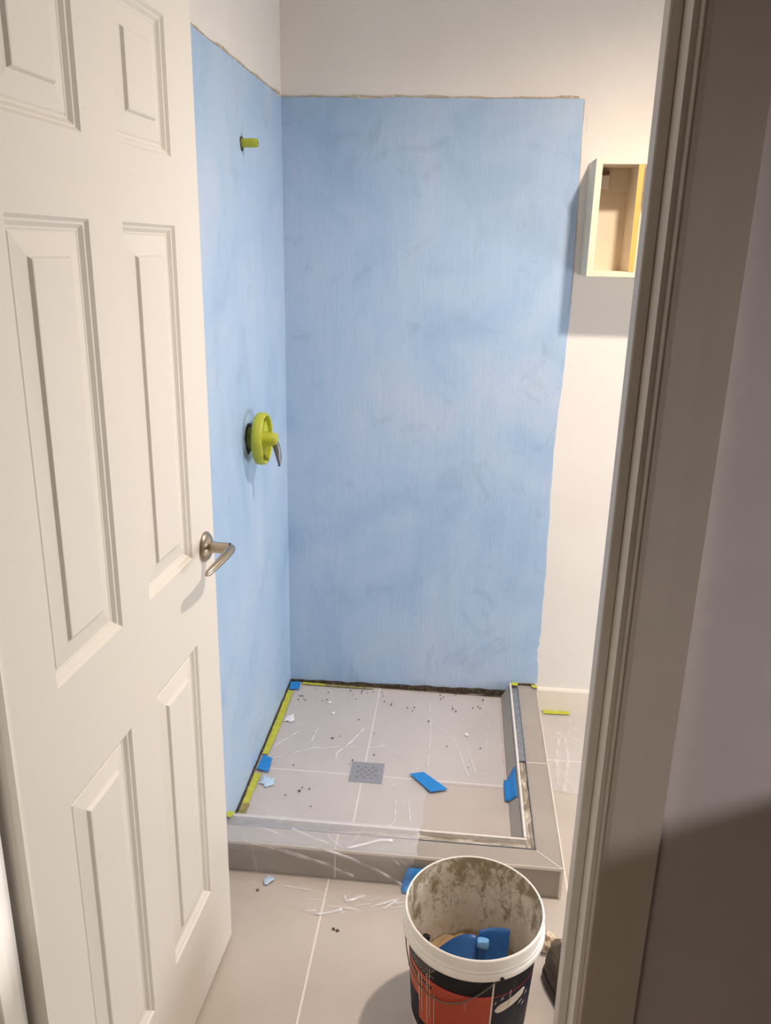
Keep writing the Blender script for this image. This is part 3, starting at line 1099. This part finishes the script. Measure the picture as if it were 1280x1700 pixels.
bm = bmesh.new()
r3 = random.Random(5)
spots = [(0.060, -0.105), (0.068, -0.106), (0.080, -0.130), (0.235, -0.085), (0.250, -0.100), (0.285, -0.055), (0.150, -0.070), (0.160, -0.600), (0.155, -0.617), (0.182, -0.605), (0.200, -0.680), (0.120, -0.640)]
for k in range(46):
    spots.append((r3.uniform(0.03, 0.70), r3.choice((r3.uniform(-0.5, -0.03), r3.uniform(-0.14, -0.03)))))
for (x, y) in spots:
    s = r3.uniform(0.0012, 0.0035)
    bm_prism(bm, [(x + s * math.cos(k * PI / 3) * r3.uniform(0.6, 1.5), y + s * 1.3 * math.sin(k * PI / 3)) for k in range(6)], 0.0496, 0.0504, 'Z')
for (x, y) in ((0.322, -1.048), (0.331, -1.052), (0.115, -0.950)):
    s = 0.005
    bm_prism(bm, [(x + s * math.cos(k * PI / 3) * r3.uniform(0.6, 1.5), y + s * math.sin(k * PI / 3)) for k in range(6)], 0.0002, 0.0010, 'Z')
o = obj('mortar_specks', bm, M['dark_speck'])
tag(o, 'dark mortar specks scattered over plastic and floor', 'specks', None, 'stuff')

# ------------------------------------------------------------------ shower valve and arm stub on the left wall
VY, VZ = -0.474, 1.035
valve = empty('shower_valve', (0.0, VY, VZ))
tag(valve, 'shower valve wrapped in lime tape with a grey lever, on the blue wall', 'shower valve')
toX = Matrix.Rotation(PI / 2, 4, 'Y')     # local Z -> +X


def vpart(name, bmx, mat, smooth=True, p=valve):
    return obj(name, bmx, mat, p, smooth, 50)


bm = bmesh.new()
n = 30
pts = []
for k in range(n):
    an = 2 * PI * k / n
    r = 0.036 * (1 + 0.22 * mnoise.noise(Vector((math.cos(an) * 2, math.sin(an) * 2, 8))))
    pts.append((r * math.cos(an), r * 1.12 * math.sin(an)))
bm_prism(bm, pts, 0.0, 0.003, 'X')
vpart('wall_cutout', bm, M['black'], False)['label'] = 'dark ragged hole'
bm = bmesh.new()
bm_lathe(bm, [(0.030, 0.001), (0.030, 0.020), (0.024, 0.023), (0.022, 0.028)], 28, toX, (False, True))
vpart('valve_body', bm, M['limedark'])
bm = bmesh.new()
prof = [(0.0640, 0.024), (0.0685, 0.027), (0.0695, 0.036), (0.0685, 0.047), (0.0645, 0.052), (0.0605, 0.050), (0.0590, 0.038), (0.0605, 0.027), (0.0640, 0.024)]
bm_lathe(bm, prof, 56, toX)
vpart('trim_ring', bm, M['lime'])
bm = bmesh.new()
# two taped webs joining ring and hub
for an in (0.15 * PI, 0.87 * PI, 1.35 * PI):
    c, s = math.cos(an), math.sin(an)
    w = 0.020
    q = []
    for (rr, ww) in ((0.012, w * 0.8), (0.060, w * 1.25)):
        q.append((c * rr - s * ww, s * rr + c * ww))
        q.append((c * rr + s * ww, s * rr - c * ww))
    bm_prism(bm, [q[0], q[2], q[3], q[1]], 0.028, 0.040, 'X')
vpart('tape_web', bm, M['lime'], False)
bm = bmesh.new()
bm_lathe(bm, [(0.022, 0.020), (0.021, 0.040), (0.018, 0.060), (0.0165, 0.074), (0.0135, 0.079)], 32, toX, (False, True))
vpart('hub', bm, M['lime'])
bm = bmesh.new()
bm_tube(bm, [(0.072, -0.001, -0.008), (0.0755, 0.0, -0.018), (0.0790, 0.002, -0.034), (0.0815, 0.004, -0.052), (0.0822, 0.005, -0.066), (0.0815, 0.005, -0.074)], [0.0060, 0.0068, 0.0062, 0.0054, 0.0046, 0.0028], 14, 1.5)
vpart('lever', bm, M['chrome'])['label'] = 'grey metal lever'

arm = empty('shower_arm_stub', (0.0, -0.457, 1.757))
tag(arm, 'short pipe stub wrapped in lime tape high on the left blue wall', 'pipe stub')
bm = bmesh.new()
pts = []
for k in range(24):
    an = 2 * PI * k / 24
    r = 0.0155 * (1 + 0.3 * mnoise.noise(Vector((math.cos(an) * 2, math.sin(an) * 2, 18))))
    pts.append((r * math.cos(an), r * math.sin(an) * (1.25 if math.sin(an) < 0 else 1.0)))
bm_prism(bm, pts, 0.0, 0.0026, 'X')
obj('wall_cutout', bm, M['gap'], arm)['label'] = 'dark ragged hole'
bm = bmesh.new()
bm_lathe(bm, [(0.0100, 0.002), (0.0104, 0.010), (0.0104, 0.030), (0.0098, 0.039), (0.0088, 0.041), (0.0078, 0.041), (0.0074, 0.036)], 28, toX, (False, True))
obj('taped_nipple', bm, M['lime'], arm, True, 50)

# ------------------------------------------------------------------ wall cabinet
cab = empty('wall_cabinet', (0.886, -0.15, 1.46))
tag(cab, 'small open cream cabinet without doors hung on the back wall', 'cabinet')
CX0, CX1, CD, CZ0, CZ1 = 0.887, 1.330, 0.148, 1.460, 1.765
pbox('side_panel', (CX0, CX0 + 0.018, -CD, -0.0005, CZ0, CZ1), M['cabinet'], cab, 0.0008)
pbox('side_panel', (CX1 - 0.018, CX1, -CD, -0.0005, CZ0, CZ1), M['cabinet'], cab, 0.0008)
pbox('top_panel', (CX0 + 0.018, CX1 - 0.018, -CD, -0.0005, CZ1 - 0.015, CZ1), M['cabinet'], cab, 0.0008)
pbox('bottom_panel', (CX0 + 0.018, CX1 - 0.018, -CD, -0.0005, CZ0, CZ0 + 0.015), M['cabinet'], cab, 0.0008)
pbox('back_panel', (CX0 + 0.018, CX1 - 0.018, -0.0055, -0.0005, CZ0 + 0.015, CZ1 - 0.015), M['cabinet'], cab)
pbox('back_panel', (CX0 + 0.018, CX1 - 0.018, -0.0075, -0.0060, CZ0 + 0.015, 1.600), M['cabinet'], cab)
pbox('hanging_rail', (CX0 + 0.018, CX1 - 0.018, -0.018, -0.0060, 1.690, CZ1 - 0.015), M['cabinet'], cab, 0.001)
pbox('hanging_bracket', (CX0 + 0.0185, CX0 + 0.056, -0.036, -0.0185, 1.697, 1.732), M['baseboard'], cab, 0.002)
pbox('bracket_screw', (CX0 + 0.0185, CX0 + 0.054, -0.036, -0.0185, 1.7335, 1.7425), M['brown'], cab, 0.001)
pbox('divider', (1.001, 1.013, -CD + 0.002, -0.0060, CZ0 + 0.015, CZ1 - 0.015), M['cabinet'], cab, 0.0006)
pbox('divider_edge', (0.9995, 1.0145, -CD - 0.001, -CD + 0.0015, CZ0 + 0.0152, CZ1 - 0.0152), M['plywood'], cab, 0.0005)['label'] = 'raw yellow wood edge'

# ------------------------------------------------------------------ bucket
BX, BY = 0.634, -1.237
bucket = empty('bucket', (BX, BY, 0.0))
tag(bucket, 'white plastic bucket with black and orange label on the floor before the curb', 'bucket')
bm = bmesh.new()
bm_lathe(bm, [(0.0005, 0.0), (0.112, 0.0), (0.116, 0.004), (0.1295, 0.238), (0.1405, 0.2385), (0.1418, 0.2400), (0.1408, 0.2520), (0.1392, 0.2535), (0.1366, 0.2542), (0.1366, 0.2562), (0.1396, 0.2570), (0.1396, 0.2590), (0.1372, 0.2602), (0.1368, 0.2640), (0.1372, 0.2680), (0.1382, 0.2810), (0.1372, 0.2845), (0.1350, 0.2855), (0.1335, 0.2840)], 96)
o = obj('pail', bm, M['pail'], bucket, True, 50)
bm = bmesh.new()
bm_lathe(bm, [(0.1335, 0.2840), (0.1310, 0.2700), (0.1280, 0.236), (0.1130, 0.006), (0.0005, 0.005)], 96)
o = obj('pail_inside', bm, M['pail_in'], bucket, True, 50)
o['label'] = 'mortar-stained inside of the bucket'
CAMDIR = math.atan2(-2.563 - BY, 0.558 - BX)     # direction from bucket to the doorway


def rad_at(z):
    return 0.116 + (0.1295 - 0.116) * (z - 0.004) / 0.234


def wrap(name, pts_fn, mat, off, label=None, p=bucket):
    """patch on the pail: pts_fn gives rows of (phi degrees, z); phi 0 faces the doorway, + to the right"""
    bmx = bmesh.new()
    rows = pts_fn
    vr = []
    for row in rows:
        vr.append([bmx.verts.new(((rad_at(z) + off) * math.cos(CAMDIR + math.radians(ph)), (rad_at(z) + off) * math.sin(CAMDIR + math.radians(ph)), z)) for ph, z in row])
    for a_, b_ in zip(vr, vr[1:]):
        for k in range(len(a_) - 1):
            bmx.faces.new((a_[k], a_[k + 1], b_[k + 1], b_[k]))
    bmesh.ops.recalc_face_normals(bmx, faces=bmx.faces[:])
    o_ = obj(name, bmx, mat, p, True, 60)
    if label:
        o_['label'] = label
    return o_


def rect(p0, p1, z0, z1, n_=None):
    n_ = n_ or max(2, int(abs(p1 - p0) / 4))
    return [[(p0 + (p1 - p0) * k / n_, z) for k in range(n_ + 1)] for z in (z0, (z0 + z1) / 2, z1)]


wrap('label_band', rect(-150, 150, 0.030, 0.232, 80), M['lab_black'], 0.0006, 'black wrap-round label')
wrap('label_field', rect(-82, 20, 0.060, 0.183), M['lab_orange'], 0.0010, 'orange label field')
wrap('label_field', rect(-34, 20, 0.060, 0.180), M['lab_dorange'], 0.0012, 'darker orange label field')
wrap('label_line', rect(-86, 20, 0.1835, 0.188), M['lab_red'], 0.0012)
wrap('label_line', rect(20, 75, 0.184, 0.1855), M['lab_red'], 0.0012)
wrap('label_line', rect(-76, -34, 0.1650, 0.1740), M['lab_black'], 0.0014)
wrap('label_line', rect(20.0, 21.6, 0.035, 0.231), M['lab_white'], 0.0014, 'white seam line')
wrap('label_field', rect(22, 76, 0.060, 0.1835), M['lab_navy'], 0.0008, 'navy label field')
wrap('label_field', rect(-84, -52, 0.060, 0.118), M['lab_navy'], 0.0013, 'navy label field')
# pale rounded bar, slanted
rows = []
for v in (-1, -0.5, 0, 0.5, 1):
    row = []
    for k in range(15):
        t = k / 14
        hw = 0.0115 * math.sqrt(max(0.02, 1 - (2 * t - 1) ** 6))
        row.append((24 + 33 * t, 0.149 + 0.018 * t + hw * v))
    rows.append(row)
wrap('label_bar', rows, M['lab_white'], 0.0016, 'pale rounded bar on the label')
for (ph, z, s) in ((30, 0.176, 1.6), (24, 0.168, 1.0), (52, 0.140, 3.0), (60, 0.150, 2.4), (57, 0.128, 2.6)):
    wrap('label_mark', [[(ph - s, z - 0.004), (ph + s, z - 0.002)], [(ph - s * 0.5, z + 0.004), (ph + s * 0.7, z + 0.006)]], M['lab_grey'], 0.0018)
# rows of fine print too worn to read
bm = bmesh.new()
r4 = random.Random(3)


def dash(bmx, ph0, ph1, z0, z1, off):
    q = []
    for ph, z in ((ph0, z0), (ph1, z0), (ph1, z1), (ph0, z1)):
        q.append(bmx.verts.new(((rad_at(z) + off) * math.cos(CAMDIR + math.radians(ph)), (rad_at(z) + off) * math.sin(CAMDIR + math.radians(ph)), z)))
    bmx.faces.new(q)


for r in range(7):
    z = 0.2275 - r * 0.0056
    ph = -82.0
    end = -30 - r4.uniform(0, 10)
    while ph < end:
        w = r4.uniform(0.8, 3.2)
        dash(bm, ph, ph + w, z - 0.0015, z + 0.0013, 0.0011)
        ph += w + r4.uniform(0.5, 1.1)
for r in range(1):
    ph = -75.0
    while ph < -38:
        w = r4.uniform(1.0, 2.2)
        dash(bm, ph, ph + w, 0.1672, 0.1718, 0.0018)
        ph += w + r4.uniform(0.7, 1.4)
o = obj('label_print', bm, M['lab_grey'], bucket)
o['label'] = 'rows of worn fine print'
o['kind'] = 'stuff'
for (ph, z0, z1, w) in ((-50, 0.110, 0.182, 0.9), (-46, 0.09, 0.190, 0.5), (-39, 0.070, 0.200, 0.5), (-36, 0.090, 0.215, 0.35), (38, 0.150, 0.192, 0.35), (-31, 0.07, 0.160, 0.4)):
    wrap('drip_streak', rect(ph - w, ph + w, z0, z1, 2), M['drip'], 0.0020)
# broken wire handle hooked at the collar and hanging slack over the label
bm = bmesh.new()
wpts = []
for (ph, z, off) in ((-100, 0.236, 0.004), (-99, 0.222, 0.010), (-97, 0.206, 0.013), (-92, 0.190, 0.010), (-82, 0.172, 0.006), (-68, 0.160, 0.005), (-52, 0.153, 0.005), (-36, 0.151, 0.005), (-20, 0.157, 0.005), (-6, 0.172, 0.005), (6, 0.194, 0.005), (16, 0.216, 0.005), (22, 0.232, 0.005), (25, 0.243, 0.010)):
    r = rad_at(z) + off
    wpts.append((r * math.cos(CAMDIR + math.radians(ph)), r * math.sin(CAMDIR + math.radians(ph)), z))
bm_tube(bm, wpts, 0.0013, 8)
obj('wire_handle', bm, M['wire'], bucket, True, 60)
bm = bmesh.new()
bm_lathe(bm, [(0.0040, 0.0), (0.0040, 0.004), (0.002, 0.005)], 12, Matrix.Translation((0.1405 * math.cos(CAMDIR + math.radians(25)), 0.1405 * math.sin(CAMDIR + math.radians(25)), 0.243)) @ Matrix.Rotation(CAMDIR + math.radians(25), 4, 'Z') @ toX, (True, True))
obj('handle_notch', bm, M['black'], bucket)

# things in the bucket
crustv, crustf = [], []
n = 40
for j in range(10):
    for k in range(n):
        r = 0.117 * j / 9
        an = 2 * PI * k / n
        x, y = BX + r * math.cos(an), BY + r * math.sin(an)
        crustv.append((x, y, 0.098 + 0.012 * mnoise.noise(Vector((x * 28, y * 28, 1))) + 0.007 * mnoise.noise(Vector((x * 80, y * 80, 4)))))
for j in range(9):
    for k in range(n):
        crustf.append((j * n + k, j * n + (k + 1) % n, (j + 1) * n + (k + 1) % n, (j + 1) * n + k))
o = grid_obj('mortar_scraps', crustv, crustf, M['crumbs'])
tag(o, 'tan mortar scraps heaped in the bottom of the bucket', 'scraps', None, 'stuff')


def sheet(name, fn, nu, nv, mat, p, thick):
    v_, f_ = [], []
    for j in range(nv + 1):
        for i in range(nu + 1):
            v_.append(fn(i / nu, j / nv))
    for j in range(nv):
        for i in range(nu):
            k = j * (nu + 1) + i
            f_.append((k, k + 1, k + nu + 2, k + nu + 1))
    o_ = grid_obj(name, v_, f_, mat, p)
    md = o_.modifiers.new('thickness', 'SOLIDIFY')
    md.thickness = thick
    return o_


tool = empty('spreader', (0.64, -1.22, 0.10))
tag(tool, 'blue plastic spreader with a light blue paint glob inside the bucket', 'spreader')


def wing(u, v):
    # long curved blade rising from the lower left
    x = -0.078 + 0.085 * u
    z = 0.008 + (0.058 * math.sin(u * PI * 0.58)) * v + 0.006 * v
    y = 0.028 - 0.052 * (1 - v) - 0.008 * u
    return (x, y, z)


def slab(u, v):
    x = 0.004 + 0.062 * u + 0.006 * v
    z = 0.004 + 0.078 * v + 0.010 * u * v
    y = 0.022 - 0.040 * (1 - v) + 0.006 * math.sin(u * PI)
    return (x, y, z)


sheet('blade', wing, 16, 8, M['bluetool'], tool, 0.003)
sheet('blade', slab, 12, 10, M['bluetool'], tool, 0.003)
bm = bmesh.new()
bmesh.ops.create_icosphere(bm, subdivisions=3, radius=0.0155)
for v in bm.verts:
    d = 1 + 0.22 * mnoise.noise(v.co * 90)
    v.co = Vector((max(-0.012, min(0.012, v.co.x * d * 1.2)) + 0.018, v.co.y * d * 0.55 + 0.004, max(-0.008, min(0.009, v.co.z * d)) + 0.068))
obj('paint_glob', bm, M['bluelight'], tool, True, 80)['label'] = 'light blue paint glob'
bm = bmesh.new()
stick = [(0.535, -1.200, 0.098), (0.5395, -1.188, 0.128), (0.5415, -1.184, 0.143)]
bm_tube(bm, stick, [0.008, 0.0095, 0.008], 10)
o = obj('tool_handle', bm, M['black'], None, True, 50)
tag(o, 'black tool handle leaning on the left inside of the bucket', 'tool handle')

# ------------------------------------------------------------------ shoe and crumpled paper behind the bucket
shoe = empty('shoe', (0.828, -1.104, 0.0), (0, 0, math.atan2(-0.94, 0.35)))
tag(shoe, 'dark shoe on the floor behind the bucket, half hidden by the door frame', 'shoe')
# local x from heel (0) to toe (0.27)
SEC = [(0.000, 0.022, 0.078), (0.012, 0.033, 0.084), (0.040, 0.038, 0.086), (0.075, 0.038, 0.080), (0.110, 0.038, 0.076), (0.145, 0.043, 0.068), (0.180, 0.048, 0.056), (0.215, 0.047, 0.046), (0.245, 0.038, 0.040), (0.262, 0.024, 0.034), (0.270, 0.008, 0.026)]
bm = bmesh.new()
rings = []
for x, hw, top in SEC:
    ring = []
    for k in range(17):
        an = PI * k / 16
        c, s = math.cos(an), math.sin(an)
        y = hw * (abs(c) ** 0.6) * (1 if c >= 0 else -1)
        z = 0.022 + (top - 0.022) * s ** 0.55
        if 0.02 < x < 0.125 and 5 <= k <= 11:
            z = 0.040          # open mouth of the shoe
            y *= 0.8
        ring.append(bm.verts.new((x, y, z)))
    rings.append(ring)
for a_, b_ in zip(rings, rings[1:]):
    for k in range(16):
        bm.faces.new((a_[k], a_[k + 1], b_[k + 1], b_[k]))
bm.faces.new(rings[0])
bm.faces.new(rings[-1])
bmesh.ops.recalc_face_normals(bm, faces=bm.faces[:])
obj('upper', bm, M['shoe'], shoe, True, 50)
bm = bmesh.new()
outl = [(x - 0.002, hw + 0.004) for x, hw, t in SEC] + [(0.276, 0.0)] + [(x - 0.002, -hw - 0.004) for x, hw, t in SEC[::-1]]
bm_prism(bm, outl, 0.0005, 0.024, 'Z', 0.002)
obj('sole', bm, M['sole'], shoe)
bm = bmesh.new()
for k in range(4):
    x = 0.135 + 0.016 * k
    zt = 0.072 - 0.0042 * k * 1.3
    bm_tube(bm, [(x, -0.022, zt - 0.006), (x + 0.004, 0.0, zt + 0.002), (x, 0.022, zt - 0.006)], 0.0026, 8)
obj('laces', bm, M['sole'], shoe, True, 60)

bm = bmesh.new()
bmesh.ops.create_icosphere(bm, subdivisions=4, radius=1.0)
for v in bm.verts:
    p = v.co.normalized()
    d = 1 + 0.42 * mnoise.noise(p * 2.3 + Vector((3, 1, 2))) + 0.20 * abs(mnoise.noise(p * 6.0))
    v.co = Vector((p.x * d * 0.022, p.y * d * 0.018, max(0.0005, 0.020 + p.z * d * 0.022)))
o = obj('crumpled_paper', bm, M['rag'], None, True, 25)
o.location = (0.812, -1.048, 0.0)
tag(o, 'crumpled cream paper on the floor at the heel of the shoe', 'paper')


def flap(u, v):
    return (0.822 + 0.026 * u + 0.006 * v, -1.004 + 0.010 * math.sin(v * 3), 0.024 + 0.034 * v * (0.35 + 0.65 * u) + 0.005 * math.sin(u * 5))


o = sheet('paper_flap', flap, 8, 6, M['rag'], None, 0.001)
par = bpy.data.objects['crumpled_paper']
o.parent = par
o.matrix_parent_inverse = Matrix.Translation(-Vector((0.818, -0.985, 0.0)))
